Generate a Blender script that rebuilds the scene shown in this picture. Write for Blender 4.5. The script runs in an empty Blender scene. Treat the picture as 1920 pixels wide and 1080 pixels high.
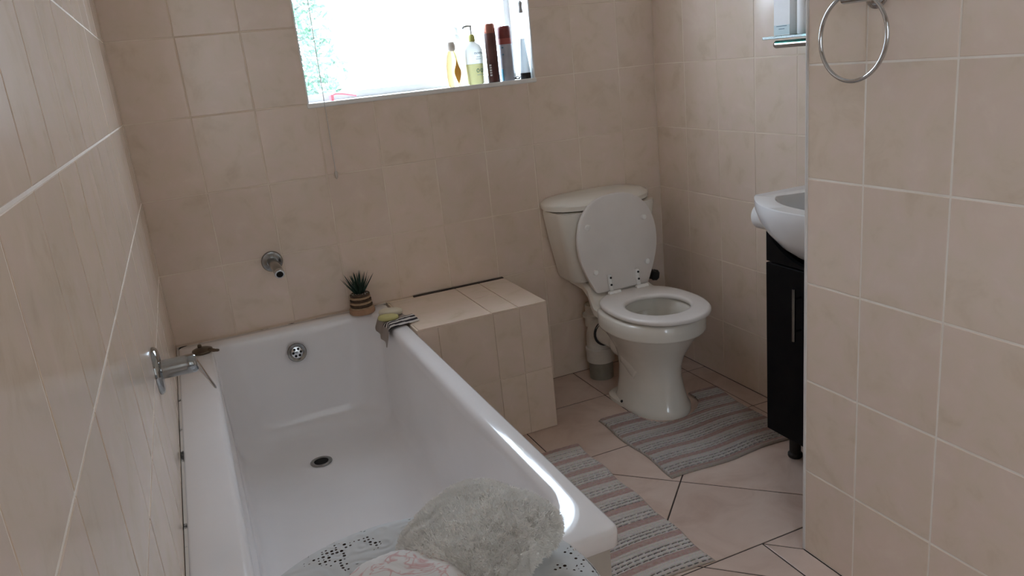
import bpy, bmesh, math, random
from mathutils import Vector, Matrix, noise
random.seed(7)
S = bpy.context.scene
COL = S.collection
PI = math.pi

# ------------------------------------------------------------------ camera
CAM = Vector((0.1434, -2.7861, 1.3147))
YAW, PITCH, ROLL, FPX = 0.381, 0.2855, -0.1043, 1455.29
def cam_axes():
    cy, sy, cp, sp = math.cos(YAW), math.sin(YAW), math.cos(PITCH), math.sin(PITCH)
    fwd = Vector((sy*cp, cy*cp, -sp)); right = Vector((cy, -sy, 0)); up = right.cross(fwd)
    cr, sr = math.cos(ROLL), math.sin(ROLL)
    return cr*right + sr*up, -sr*right + cr*up, fwd
r_, u_, f_ = cam_axes()
cd = bpy.data.cameras.new('camera'); cam = bpy.data.objects.new('camera', cd); COL.objects.link(cam)
cd.sensor_width = 36; cd.lens = 36*FPX/1920; cd.clip_start = 0.02
cam.matrix_world = Matrix(((r_.x, u_.x, -f_.x, CAM.x), (r_.y, u_.y, -f_.y, CAM.y), (r_.z, u_.z, -f_.z, CAM.z), (0, 0, 0, 1)))
S.camera = cam

# ------------------------------------------------------------------ world, daylight, exposure
W = bpy.data.worlds.new('sky'); S.world = W; W.use_nodes = True
bg = W.node_tree.nodes['Background']
bg.inputs['Color'].default_value = (0.70, 0.835, 1.0, 1); bg.inputs['Strength'].default_value = 9.0
pl = bpy.data.lights.new('window_portal', 'AREA'); pl.shape = 'RECTANGLE'; pl.size = 0.87; pl.size_y = 0.76
pl.cycles.is_portal = True
po = bpy.data.objects.new('window_portal', pl); COL.objects.link(po)
po.location = (1.012, 0.22, 1.61); po.rotation_euler = (-PI/2, 0, 0)
pl2 = bpy.data.lights.new('passage_portal', 'AREA'); pl2.shape = 'RECTANGLE'; pl2.size = 1.2; pl2.size_y = .8; pl2.cycles.is_portal = True
po2 = bpy.data.objects.new('passage_portal', pl2); COL.objects.link(po2); po2.location = (-.13, -4.25, 1.5); po2.rotation_euler = (0, -PI/2, 0)
S.view_settings.view_transform = 'Standard'; S.view_settings.look = 'None'
S.view_settings.gamma = 1; S.view_settings.exposure = 0.7; S.view_settings.use_curve_mapping = False
S.cycles.max_bounces = 14; S.cycles.diffuse_bounces = 8; S.cycles.transparent_max_bounces = 12
S.cycles.caustics_reflective = False

# ------------------------------------------------------------------ material helpers
def mat(name, col=(.8, .8, .8), rough=.5, metal=0., spec=.5, coat=0., trans=0., ior=1.45, alpha=1., sss=0.):
    m = bpy.data.materials.new(name); m.use_nodes = True
    b = m.node_tree.nodes['Principled BSDF']; i = b.inputs
    i['Base Color'].default_value = (*col, 1); i['Roughness'].default_value = rough; i['Metallic'].default_value = metal
    i['Specular IOR Level'].default_value = spec; i['Coat Weight'].default_value = coat
    i['Transmission Weight'].default_value = trans; i['IOR'].default_value = ior; i['Alpha'].default_value = alpha
    return m
def N(m, kind, **kw):
    n = m.node_tree.nodes.new(kind)
    for k, v in kw.items(): setattr(n, k, v)
    return n
def L(m, a, b): m.node_tree.links.new(a, b)
def BS(m): return m.node_tree.nodes['Principled BSDF']
def ramp(m, stops):
    r = N(m, 'ShaderNodeValToRGB'); e = r.color_ramp.elements
    while len(e) < len(stops): e.new(.5)
    for k, (p, c) in zip(e, stops): k.position = p; k.color = (*c, 1)
    return r
def add_bump(m, fac, strength=.2, dist=.002):
    b = N(m, 'ShaderNodeBump'); b.inputs['Strength'].default_value = strength; b.inputs['Distance'].default_value = dist
    L(m, fac, b.inputs['Height']); L(m, b.outputs[0], BS(m).inputs['Normal'])
def noise_mat(name, stops, scale, rough=.5, detail=5, bump=0., spec=.5, per_object=True, bscale=None, distort=0., **kw):
    m = mat(name, stops[0][1], rough, spec=spec, **kw)
    tc = N(m, 'ShaderNodeTexCoord'); src = tc.outputs['Object']
    if per_object:
        oi = N(m, 'ShaderNodeObjectInfo'); mu = N(m, 'ShaderNodeMath', operation='MULTIPLY'); mu.inputs[1].default_value = 37.
        L(m, oi.outputs['Random'], mu.inputs[0]); ad = N(m, 'ShaderNodeVectorMath', operation='ADD')
        L(m, src, ad.inputs[0]); L(m, mu.outputs[0], ad.inputs[1]); src = ad.outputs[0]
    n = N(m, 'ShaderNodeTexNoise'); n.inputs['Scale'].default_value = scale; n.inputs['Detail'].default_value = detail
    n.inputs['Distortion'].default_value = distort; n.inputs['Roughness'].default_value = .6
    L(m, src, n.inputs['Vector']); r = ramp(m, stops); L(m, n.outputs['Fac'], r.inputs[0])
    out = r.outputs[0]
    if per_object:
        hv = N(m, 'ShaderNodeHueSaturation'); mr = N(m, 'ShaderNodeMapRange')
        mr.inputs['To Min'].default_value = .975; mr.inputs['To Max'].default_value = 1.025
        L(m, oi.outputs['Random'], mr.inputs[0]); L(m, mr.outputs[0], hv.inputs['Value']); L(m, out, hv.inputs['Color']); out = hv.outputs[0]
    L(m, out, BS(m).inputs['Base Color'])
    if bump:
        n2 = N(m, 'ShaderNodeTexNoise'); n2.inputs['Scale'].default_value = bscale or scale*3; L(m, src, n2.inputs['Vector'])
        add_bump(m, n2.outputs['Fac'], bump, .001)
    return m

TILE = noise_mat('wall_tile_glaze', [(.25, (.655, .53, .41)), (.45, (.735, .612, .495)), (.58, (.755, .615, .52)), (.78, (.79, .67, .555))], 11., .15, 8, .05, distort=.5, bscale=10, spec=.75)
TILE_FLOOR = noise_mat('floor_tile_glaze', [(.3, (.50, .36, .29)), (.5, (.60, .46, .385)), (.72, (.65, .52, .445))], 6., .32, 6, .10, distort=.8, bscale=16)
GROUT = noise_mat('pale_grout', [(.3, (.80, .72, .63)), (.7, (.90, .84, .77))], 9., .85, per_object=False)
GROUT_TAN = noise_mat('tan_grout', [(.38, (.70, .58, .46)), (.66, (.82, .72, .61))], 3., .85, per_object=False)
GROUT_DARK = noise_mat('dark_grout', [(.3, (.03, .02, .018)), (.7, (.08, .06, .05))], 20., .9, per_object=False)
PLASTER = noise_mat('white_paint', [(.3, (.80, .80, .79)), (.7, (.86, .86, .85))], 12., .6, per_object=False, bump=.1)
CEIL = noise_mat('ceiling_paint', [(.3, (.80, .79, .77)), (.7, (.84, .83, .81))], 4., .8, per_object=False)
ENAMEL = noise_mat('bath_enamel', [(.3, (.80, .785, .79)), (.7, (.85, .835, .84))], 3., .12, per_object=False, coat=.3)
PORC = noise_mat('cream_porcelain', [(.3, (.70, .66, .59)), (.7, (.76, .72, .65))], 5., .15, per_object=False, coat=.2)
PORCW = noise_mat('white_porcelain', [(.3, (.78, .79, .81)), (.7, (.82, .83, .85))], 5., .1, per_object=False, coat=.4)
SEATM = noise_mat('toilet_seat_plastic', [(.3, (.72, .675, .64)), (.7, (.77, .725, .69))], 8., .25, per_object=False)
PLASTICW = noise_mat('white_plastic', [(.3, (.78, .77, .74)), (.7, (.84, .83, .80))], 20., .35, per_object=False)
PIPEW = noise_mat('old_white_pipe', [(.3, (.55, .50, .43)), (.7, (.68, .64, .57))], 14., .4, per_object=False)
PIPEG = noise_mat('grey_pipe', [(.3, (.20, .18, .14)), (.7, (.27, .25, .20))], 14., .5, per_object=False)
CHROME = noise_mat('chrome', [(.3, (.52, .53, .54)), (.7, (.60, .61, .62))], 6., .08, per_object=False, metal=1.)
CHROME_D = noise_mat('dull_chrome', [(.3, (.24, .24, .235)), (.7, (.36, .36, .35))], 18., .2, per_object=False, metal=1.)
BLACK = noise_mat('black_melamine', [(.3, (.004, .004, .005)), (.7, (.008, .007, .007))], 30., .45, per_object=False, spec=.1)
RUBBER = noise_mat('black_rubber', [(.3, (.012, .012, .012)), (.7, (.03, .028, .026))], 40., .6, per_object=False)
DARK = noise_mat('dark_hole', [(.3, (.004, .004, .004)), (.7, (.012, .012, .012))], 40., .9, per_object=False)
WOOD = noise_mat('dark_wood', [(.3, (.05, .028, .018)), (.7, (.10, .055, .03))], 14., .45, per_object=False, distort=2.)
DOORM = noise_mat('door_varnish', [(.3, (.055, .028, .015)), (.7, (.10, .055, .03))], 6., .4, per_object=False, distort=3.)
ALU = noise_mat('aluminium_trim', [(.3, (.62, .62, .61)), (.7, (.74, .74, .73))], 30., .35, per_object=False, metal=.6)
PVC = noise_mat('pale_pvc_trim', [(.3, (.62, .59, .56)), (.7, (.70, .67, .64))], 20., .4, per_object=False)
CAULK = noise_mat('mouldy_caulk', [(.36, (.02, .017, .014)), (.44, (.60, .55, .50))], 14., .7, per_object=False)

# ------------------------------------------------------------------ mesh helpers
def new_obj(name, me, m=None, parent=None, smooth=False):
    if m is not None and not me.materials: me.materials.append(m)
    if smooth:
        for p in me.polygons: p.use_smooth = True
    o = bpy.data.objects.new(name, me); COL.objects.link(o)
    if parent is not None: o.parent = parent
    return o
def from_bm(name, bm, m, parent=None, smooth=False, mod=None):
    bmesh.ops.recalc_face_normals(bm, faces=bm.faces)
    me = bpy.data.meshes.new(name); bm.to_mesh(me); bm.free()
    o = new_obj(name, me, m, parent, smooth)
    if smooth == 'auto':
        md = o.modifiers.new('edge', 'EDGE_SPLIT'); md.split_angle = math.radians(38)
    if mod == 'sub':
        md = o.modifiers.new('subdiv', 'SUBSURF'); md.levels = md.render_levels = 2
    return o
def empty(name, loc=(0, 0, 0), rz=0.):
    o = bpy.data.objects.new(name, None); COL.objects.link(o); o.location = loc; o.rotation_euler = (0, 0, rz); o.empty_display_size = .05
    return o
def tag(o, label, cat, group=None, kind=None):
    o['label'] = label; o['category'] = cat
    if group: o['group'] = group
    if kind: o['kind'] = kind
    return o
def struct(o, label=None):
    o['kind'] = 'structure'
    if label: o['label'] = label
    return o
def box(bm, x0, x1, y0, y1, z0, z1, bev=0., seg=2):
    r = bmesh.ops.create_cube(bm, size=1.); vs = r['verts']
    bmesh.ops.scale(bm, vec=(x1-x0, y1-y0, z1-z0), verts=vs)
    bmesh.ops.translate(bm, vec=((x0+x1)/2, (y0+y1)/2, (z0+z1)/2), verts=vs)
    if bev > 0:
        es = list({e for v in vs for e in v.link_edges})
        bmesh.ops.bevel(bm, geom=es, offset=bev, segments=seg, affect='EDGES', profile=.5)
def abox(name, m, parent, *b, bev=0., seg=2, smooth=False):
    bm = bmesh.new(); box(bm, *b, bev=bev, seg=seg); return from_bm(name, bm, m, parent, smooth)
def rings(bm, rs, closed=True, cap0=False, cap1=False):
    V = [[bm.verts.new(p) for p in r] for r in rs]; n = len(V[0])
    for a, b in zip(V, V[1:]):
        for i in range(n if closed else n-1):
            j = (i+1) % n; bm.faces.new((a[i], a[j], b[j], b[i]))
    if cap0: bm.faces.new(V[0])
    if cap1: bm.faces.new(V[-1])
    return V
def lathe(bm, prof, axis='Z', origin=(0, 0, 0), seg=32, cap0=True, cap1=True, direction=None):
    o = Vector(origin)
    d = Vector(direction).normalized() if direction is not None else {'X': Vector((1, 0, 0)), 'Y': Vector((0, 1, 0)), 'Z': Vector((0, 0, 1))}[axis]
    a = d.orthogonal().normalized(); b = d.cross(a)
    rs = [[o + d*h + (a*math.cos(2*PI*i/seg) + b*math.sin(2*PI*i/seg))*max(r, 1e-4) for i in range(seg)] for r, h in prof]
    rings(bm, rs, True, cap0, cap1)
def alathe(name, m, parent, prof, origin=(0, 0, 0), direction=(0, 0, 1), seg=32, smooth='auto', cap0=True, cap1=True):
    bm = bmesh.new(); lathe(bm, prof, 'Z', origin, seg, cap0, cap1, direction); return from_bm(name, bm, m, parent, smooth)
def tube(bm, pts, r, seg=12, closed=False):
    pts = [Vector(p) for p in pts]; n = len(pts); rs = []; prev = None
    for i, p in enumerate(pts):
        t = (pts[(i+1) % n] - pts[i-1]) if closed else (pts[min(i+1, n-1)] - pts[max(i-1, 0)]); t.normalize()
        if prev is None: a = t.orthogonal().normalized()
        else: a = (prev - t*prev.dot(t)).normalized()
        prev = a; b = t.cross(a); rr = r[i] if isinstance(r, (list, tuple)) else r
        rs.append([p + (a*math.cos(2*PI*k/seg) + b*math.sin(2*PI*k/seg))*rr for k in range(seg)])
    if closed: rs.append(rs[0])
    V = rings(bm, rs, True, not closed, not closed)
    if closed: bmesh.ops.remove_doubles(bm, verts=bm.verts, dist=1e-6)
def atube(name, m, parent, pts, r, seg=12, closed=False, smooth='auto'):
    bm = bmesh.new(); tube(bm, pts, r, seg, closed); return from_bm(name, bm, m, parent, smooth)
def smoothpath(pts, n=8):
    out = []; P = [Vector(p) for p in pts]
    for i in range(len(P)-1):
        p0, p1, p2, p3 = P[max(i-1, 0)], P[i], P[i+1], P[min(i+2, len(P)-1)]
        for k in range(n):
            t = k/n
            out.append(.5*((2*p1) + (p2-p0)*t + (2*p0-5*p1+4*p2-p3)*t*t + (3*p1-p0-3*p2+p3)*t**3))
    out.append(P[-1]); return out
def rrect(x0, x1, y0, y1, r, z, n=8):
    pts = []
    r4 = r if isinstance(r, (tuple, list)) else (r, r, r, r)     # corners: (x1,y1) (x0,y1) (x0,y0) (x1,y0)
    for (cx, cy, a0, rr) in ((x1, y1, 0, r4[0]), (x0, y1, PI/2, r4[1]), (x0, y0, PI, r4[2]), (x1, y0, 1.5*PI, r4[3])):
        ox = cx - rr if cx == x1 else cx + rr; oy = cy - rr if cy == y1 else cy + rr
        for k in range(n+1):
            a = a0 + PI/2*k/n; pts.append(Vector((ox+rr*math.cos(a), oy+rr*math.sin(a), z)))
    return pts

# tile pieces: a pillow-edged slab, mesh shared between tiles of the same size
TM = {}
def tile_mesh(w, h, t, m, bev=.0012):
    k = (round(w, 4), round(h, 4), t, m.name)
    if k in TM: return TM[k]
    me = bpy.data.meshes.new('tile'); a, b = w/2, h/2; c = min(bev, a*.4, b*.4)
    V = [(-a, -b, -t), (a, -b, -t), (a, b, -t), (-a, b, -t), (-a, -b, -c*.6), (a, -b, -c*.6), (a, b, -c*.6), (-a, b, -c*.6),
         (-a+c, -b+c, 0), (a-c, -b+c, 0), (a-c, b-c, 0), (-a+c, b-c, 0)]
    F = [(8, 9, 10, 11)]
    for i in range(4):
        j = (i+1) % 4; F += [(i, j, j+4, i+4), (i+4, j+4, j+8, i+8)]
    me.from_pydata(V, [], F); me.materials.append(m); TM[k] = me
    return me
def put_tile(parent, c, u, v, w, h, m=None, t=.006):
    m = m or TILE
    o = bpy.data.objects.new('tile', tile_mesh(w, h, t, m)); COL.objects.link(o)
    u = Vector(u); v = Vector(v); n = u.cross(v); c = Vector(c) + n*random.uniform(-.0003, .0004)
    M = Matrix(((u.x, v.x, n.x, c.x), (u.y, v.y, n.y, c.y), (u.z, v.z, n.z, c.z), (0, 0, 0, 1)))
    o.parent = parent; o.matrix_local = M
    return o
def tile_field(parent, origin, u, v, us, vs, hole=None, gap=.0042, m=None):
    """joint positions us, vs measured along u, v from origin; hole=(u0,u1,v0,v1)"""
    origin = Vector(origin); u = Vector(u); v = Vector(v)
    for a0, a1 in zip(us, us[1:]):
        for b0, b1 in zip(vs, vs[1:]):
            cells = [(a0, a1, b0, b1)]
            if hole and a1 > hole[0] and a0 < hole[1] and b1 > hole[2]+.004 and b0 < hole[3]-.004:
                cells = []
                if a0 < hole[0]-.012: cells.append((a0, hole[0], b0, b1))
                if a1 > hole[1]+.012: cells.append((hole[1], a1, b0, b1))
            for c0, c1, d0, d1 in cells:
                w, h = c1-c0-gap, d1-d0-gap
                if w < .008 or h < .008: continue
                put_tile(parent, origin + u*((c0+c1)/2) + v*((d0+d1)/2), u, v, w, h, m)

# ------------------------------------------------------------------ the room
XR, XP, YP = 1.983, 1.4425, -1.415
FRONT, TOP = -3.15, 2.42
ROWS = [0., .237, .487, .737, .987, 1.237, 1.487, 1.737, 1.987]
G = .0008                                   # depth of the wall grout below the tile faces
WX0, WX1, WZ0, WZ1, WD = .581, 1.444, 1.233, 1.987, .175

struct(abox('floor', GROUT_DARK, None, -.1, XR+.1, FRONT-.1, .1, -.08, -.0022), 'cream floor tiles with dark joints, laid diagonally before the toilet')
FLOOR = bpy.data.objects['floor']
struct(abox('ceiling', CEIL, None, -.1, XR+.1, FRONT-.1, .25, TOP, TOP+.08), 'white painted ceiling')

wl = struct(abox('wall_left', GROUT, None, -.12, -G, FRONT, .0, 0., TOP), 'wall of upright cream tiles beside the bathtub')
ys = [-.03 - .2035*k for k in range(0, 15)]; ys = sorted([0.] + [y-.0 for y in ys])
tile_field(wl, (0, 0, 0), (0, 1, 0), (0, 0, 1), ys, ROWS)

bm = bmesh.new()
box(bm, -.12, WX0, G, .20, 0, TOP); box(bm, WX1, XR+.12, G, .20, 0, TOP); box(bm, WX0, WX1, G, .20, 0, WZ0-.012); box(bm, WX0, WX1, G, .20, WZ1, TOP)
wb = struct(from_bm('wall_back', bm, GROUT_TAN), 'cream tiled wall with the bright window above the bathtub')
xs = [0.] + [.2015*k for k in range(1, 10)] + [XR]
tile_field(wb, (0, 0, 0), (1, 0, 0), (0, 0, 1), xs, ROWS, (WX0, WX1, WZ0, WZ1+.01))

wr = struct(abox('wall_right', GROUT_TAN, None, XR+G, XR+.12, FRONT, 0., 0., TOP), 'cream tiled wall behind the washbasin')
ysr = [0., .2] + [.2+.2015*k for k in range(1, 7)]
tile_field(wr, (XR, 0, 0), (0, -1, 0), (0, 0, 1), ysr, ROWS)

wp = struct(abox('wall_partition', GROUT, None, XP+G, XP+.11, FRONT, YP, 0., TOP), 'tiled partition wall ending beside the vanity cabinet')
ysp = [-YP-0., 1.577] + [1.577+.2045*k for k in range(1, 5)]
tile_field(wp, (XP, 0, 0), (0, -1, 0), (0, 0, 1), [YP*-1+.004]+ysp[1:], ROWS)
struct(abox('trim_1', PVC, None, XP-.002, XP+.006, YP-.004, YP+.003, 0., TOP, bev=.002), 'pale plastic edge strip on the corner of the partition')

bm = bmesh.new()
box(bm, -.12, .30, FRONT-.12, FRONT, 0, TOP); box(bm, 1.14, XR+.12, FRONT-.12, FRONT, 0, TOP); box(bm, .30, 1.14, FRONT-.12, FRONT, 2.05, TOP)
struct(from_bm('wall_front', bm, TILE), 'tiled wall with the door, behind the viewer')
# the door stands open, folded back in an unseen passage, its side window added as fill light
d1 = struct(abox('door_1', DOORM, None, 1.145, 1.975, FRONT-.175, FRONT-.135, .005, 2.045, bev=.003), 'open varnished bathroom door')
atube('door_handle', CHROME_D, d1, smoothpath([(1.90, FRONT-.17, 1.0), (1.90, FRONT-.22, 1.0), (1.88, FRONT-.23, 1.0), (1.79, FRONT-.23, 1.0)], 5), .008)
HY = FRONT-1.65; HX = 2.15
PASS = noise_mat('passage_paint', [(.3, (.74, .70, .64)), (.7, (.80, .76, .70))], 5., .7, per_object=False)
bm = bmesh.new(); y0, y1 = HY+.15, FRONT-.70
box(bm, -.12, 0., HY, y0, 0, TOP); box(bm, -.12, 0., y1, FRONT-.12, 0, TOP); box(bm, -.12, 0., y0, y1, 0, .90); box(bm, -.12, 0., y0, y1, 2.10, TOP)
struct(from_bm('wall_passage_left', bm, PASS)); struct(abox('wall_passage_right', PASS, None, HX, HX+.1, HY, FRONT-.12, 0., TOP))
struct(abox('wall_passage_end', PASS, None, -.12, HX+.1, HY-.1, HY, 0., TOP))
struct(abox('floor_passage', WOOD, None, -.12, HX+.1, HY-.1, FRONT-.1, -.08, 0.)); struct(abox('ceiling_passage', CEIL, None, -.12, HX+.1, HY-.1, FRONT-.1, TOP, TOP+.08))

# floor tiles: straight rows by the toilet, diagonal ones in front, strips along the walls
def clip(poly, n, d):
    """keep n.p <= d"""
    out = []
    for i, p in enumerate(poly):
        q = poly[(i+1) % len(poly)]; a = n[0]*p[0]+n[1]*p[1]-d; b = n[0]*q[0]+n[1]*q[1]-d
        if a <= 0: out.append(p)
        if (a < 0 < b) or (b < 0 < a):
            t = a/(a-b); out.append((p[0]+(q[0]-p[0])*t, p[1]+(q[1]-p[1])*t))
    return out
def inset(poly, g):
    out = list(poly); n = len(poly); ar = sum(poly[i][0]*poly[(i+1) % n][1]-poly[(i+1) % n][0]*poly[i][1] for i in range(n))
    P = poly if ar > 0 else poly[::-1]; out = list(P)
    for i in range(n):
        p, q = P[i], P[(i+1) % n]; ex, ey = q[0]-p[0], q[1]-p[1]; l = math.hypot(ex, ey)
        if l < 1e-6: continue
        nx, ny = ey/l, -ex/l; out = clip(out, (nx, ny), nx*p[0]+ny*p[1]-g)
        if len(out) < 3: return []
    return out
def floor_tile(poly):
    base = inset(poly, .0022)
    if len(base) < 3: return
    top = inset(base, .0015)
    if len(top) < 3 or len(top) != len(base): top = base
    cx = sum(p[0] for p in base)/len(base); cy = sum(p[1] for p in base)/len(base)
    me = bpy.data.meshes.new('tile'); n = len(base)
    V = [(p[0]-cx, p[1]-cy, -.006) for p in base] + [(p[0]-cx, p[1]-cy, -.0009) for p in base]
    F = [(i, (i+1) % n, (i+1) % n+n, i+n) for i in range(n)]
    if top is base: F.append(tuple(range(n, 2*n)))
    else:
        # pair the inner loop with the outer one by the nearest start
        k = min(range(n), key=lambda k: (top[k][0]-base[0][0])**2+(top[k][1]-base[0][1])**2)
        top = top[k:]+top[:k]; V += [(p[0]-cx, p[1]-cy, 0.) for p in top]
        F += [(i+n, (i+1) % n+n, (i+1) % n+2*n, i+2*n) for i in range(n)]; F.append(tuple(range(2*n, 3*n)))
    me.from_pydata(V, [], F); me.materials.append(TILE_FLOOR)
    o = bpy.data.objects.new('tile', me); COL.objects.link(o); o.parent = FLOOR; o.location = (cx, cy, random.uniform(-.0002, .0002))
R4 = lambda a, b, c, d: [(a, c), (b, c), (b, d), (a, d)]
XB = 1.897; YB = -.675
for a, b in ((.70, 1.10), (1.10, 1.50), (1.50, XB)):
    for c, d in ((-.272, 0.), (YB, -.272)): floor_tile(R4(a, b, c, d))
for c, d in ((-.272, 0.), (YB, -.272), (-1.075, YB), (-1.475, -1.075), (-1.9, -1.475)): floor_tile(R4(XB, XR, c, d))
PB = .074
for i in range(-8, 6):
    for j in range(0, 11):
        s0, s1 = .405+.57*i, .405+.57*(i+1); t0, t1 = 2.335+.57*(j-5), 2.335+.57*(j-4)
        q = [((s+t)/2, (s-t)/2) for s, t in ((s0, t0), (s1, t0), (s1, t1), (s0, t1))]
        q = clip(q, (0, 1), YB); q = clip(q, (1, 0), XB)
        if len(q) < 3: continue
        q = clip(q, (-1, 0), -.0); q = clip(q, (0, -1), -FRONT)
        if len(q) < 3: continue
        a = clip(q, (0, -1), -(YP+PB))                 # beyond the partition's end
        b = clip(clip(q, (0, 1), YP+PB), (1, 0), XP-PB)
        for r in (a, b):
            if len(r) >= 3 and max(p[0] for p in r) > .45: floor_tile(r)
floor_tile([(XP-PB, YP+PB), (XP, YP), (XP, -2.0), (XP-PB, -2.0)]); floor_tile(R4(XP-PB, XP, -2.5, -2.0))
floor_tile([(XP-PB, YP+PB), (XP, YP), (XB, YP), (XB, YP+PB)])

# window: white reveal, steel frame, obscured pane
STEEL = noise_mat('painted_steel', [(.3, (.56, .56, .56)), (.7, (.62, .62, .62))], 12., .5, per_object=False)
win = empty('window_1', (0, 0, 0)); struct(win, 'blown-out frosted window in a white recess above the bathtub')
bm = bmesh.new(); t = .004
box(bm, WX0-.001, WX0+t, .0, WD+.02, WZ0, WZ1); rl = from_bm('reveal', bm, PLASTER, win)
bm = bmesh.new(); box(bm, WX1-t, WX1+.001, .0, WD+.02, WZ0, WZ1); from_bm('reveal', bm, PLASTER, win)
bm = bmesh.new(); box(bm, WX0, WX1, .0, WD+.02, WZ1-t, WZ1); from_bm('reveal', bm, PLASTER, win)
abox('sill', PLASTER, win, WX0-.002, WX1+.002, -.002, WD+.02, WZ0-.012, WZ0+.003, bev=.002)
abox('edge_trim', PLASTICW, win, WX0-.004, WX1+.004, -.0045, .0005, WZ0-.010, WZ0+.0045, bev=.0015)
for n_, b in (('frame_rail', (WX0, WX1, WD, WD+.03, WZ0, WZ0+.028)), ('frame_rail', (WX0, WX1, WD, WD+.03, WZ1-.028, WZ1)),
              ('frame_stile', (WX0, WX0+.028, WD, WD+.03, WZ0, WZ1)), ('frame_stile', (WX1-.028, WX1, WD, WD+.03, WZ0, WZ1))):
    abox(n_, STEEL, win, *b, bev=.003)
GL = bpy.data.materials.new('obscured_glass'); GL.use_nodes = True
nt = GL.node_tree; nt.nodes.clear(); out = nt.nodes.new('ShaderNodeOutputMaterial'); tr = nt.nodes.new('ShaderNodeBsdfTransparent')
tl = nt.nodes.new('ShaderNodeBsdfTranslucent'); gs = nt.nodes.new('ShaderNodeBsdfGlossy'); gs.inputs['Roughness'].default_value = .1
tr.inputs['Color'].default_value = (1., 1., 1., 1); tl.inputs['Color'].default_value = (.95, .97, .96, 1)
vo = nt.nodes.new('ShaderNodeTexVoronoi'); vo.inputs['Scale'].default_value = 130; tcn = nt.nodes.new('ShaderNodeTexCoord'); nt.links.new(tcn.outputs['Object'], vo.inputs['Vector'])
mr = nt.nodes.new('ShaderNodeMapRange'); mr.inputs['From Max'].default_value = .8; mr.inputs['To Min'].default_value = .10; mr.inputs['To Max'].default_value = .01
nt.links.new(vo.outputs['Distance'], mr.inputs[0]); mx = nt.nodes.new('ShaderNodeMixShader'); nt.links.new(mr.outputs[0], mx.inputs[0])
nt.links.new(tr.outputs[0], mx.inputs[1]); nt.links.new(tl.outputs[0], mx.inputs[2]); m2 = nt.nodes.new('ShaderNodeMixShader'); m2.inputs[0].default_value = .05
nt.links.new(mx.outputs[0], m2.inputs[1]); nt.links.new(gs.outputs[0], m2.inputs[2]); nt.links.new(m2.outputs[0], out.inputs[0])
abox('pane', GL, win, WX0+.02, WX1-.02, WD+.012, WD+.016, WZ0+.02, WZ1-.02)

# garden shrub outside the window
LEAF = noise_mat('garden_leaf', [(.3, (.010, .085, .035)), (.7, (.03, .16, .06))], 5., .5)
shrub = empty('garden_shrub', (.60, 2.35, -.02)); tag(shrub, 'green leafy shrub outside, seen through the left of the window', 'shrub')
atube('trunk', WOOD, shrub, [(0, 0, 0), (.05, .03, .7), (-.03, .05, 1.5)], [.05, .04, .025], 8)
V = []; F = []
for i in range(6000):
    a = random.uniform(0, 2*PI); h = random.uniform(.35, 2.3); r = .62*math.sqrt(random.random())*math.sin(PI*min(1, max(.12, (h-.1)/2.35)))**.5
    c = Vector((r*math.cos(a), r*math.sin(a)*.8, h)); d = Vector((random.gauss(0, 1), random.gauss(0, 1), random.gauss(0, .7))).normalized()*.045
    e = d.orthogonal().normalized()*.016; k = len(V)
    V += [c-d, c+e, c+d, c-e]; F.append((k, k+1, k+2, k+3))
me = bpy.data.meshes.new('foliage'); me.from_pydata(V, [], F); fo = new_obj('foliage', me, LEAF, shrub); fo['kind'] = 'stuff'
GROUND = noise_mat('yard_paving', [(.3, (.40, .38, .36)), (.7, (.52, .50, .48))], 3., .9, per_object=False)
struct(abox('ground', GROUND, None, -8., 10., .25, 12., -.3, -.02), 'garden ground outside the window')

# roller blind rolled up at the top of the window, its two cords hang into view
CORD = mat('blind_cord', (.62, .58, .54), .7); PULL = mat('cord_pull', (.40, .40, .39), .4)
BLIND = noise_mat('blind_fabric', [(.3, (.72, .70, .66)), (.7, (.78, .76, .72))], 60., .8, per_object=False)
bl = empty('roller_blind', (0, 0, 0)); tag(bl, 'rolled-up window blind with two thin hanging cords', 'blind')
alathe('roll', BLIND, bl, [(.022, 0), (.022, .80)], (.612, -.03, 1.95), (1, 0, 0))
for xx in (.60, 1.422): abox('bracket', PLASTICW, bl, xx-.006, xx+.012, -.055, .001, 1.92, 1.975, bev=.002)
atube('cord', CORD, bl, [(.635, -.012, 1.95), (.635, -.012, 1.4), (.635, -.012, 1.0)], .0014, 6)
alathe('cord_pull', mat('pale_pull', (.55, .50, .45), .5), bl, [(.002, 0), (.0045, .006), (.006, .022), (.003, .028)], (.635, -.012, .972))
atube('cord', CORD, bl, [(1.40, -.03, 1.95), (1.40, -.018, 1.51)], .0012, 6)
alathe('cord_pull', PULL, bl, [(.007, 0), (.0085, .004), (.006, .02), (.008, .036), (.003, .042)], (1.40, -.018, 1.474))

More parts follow.
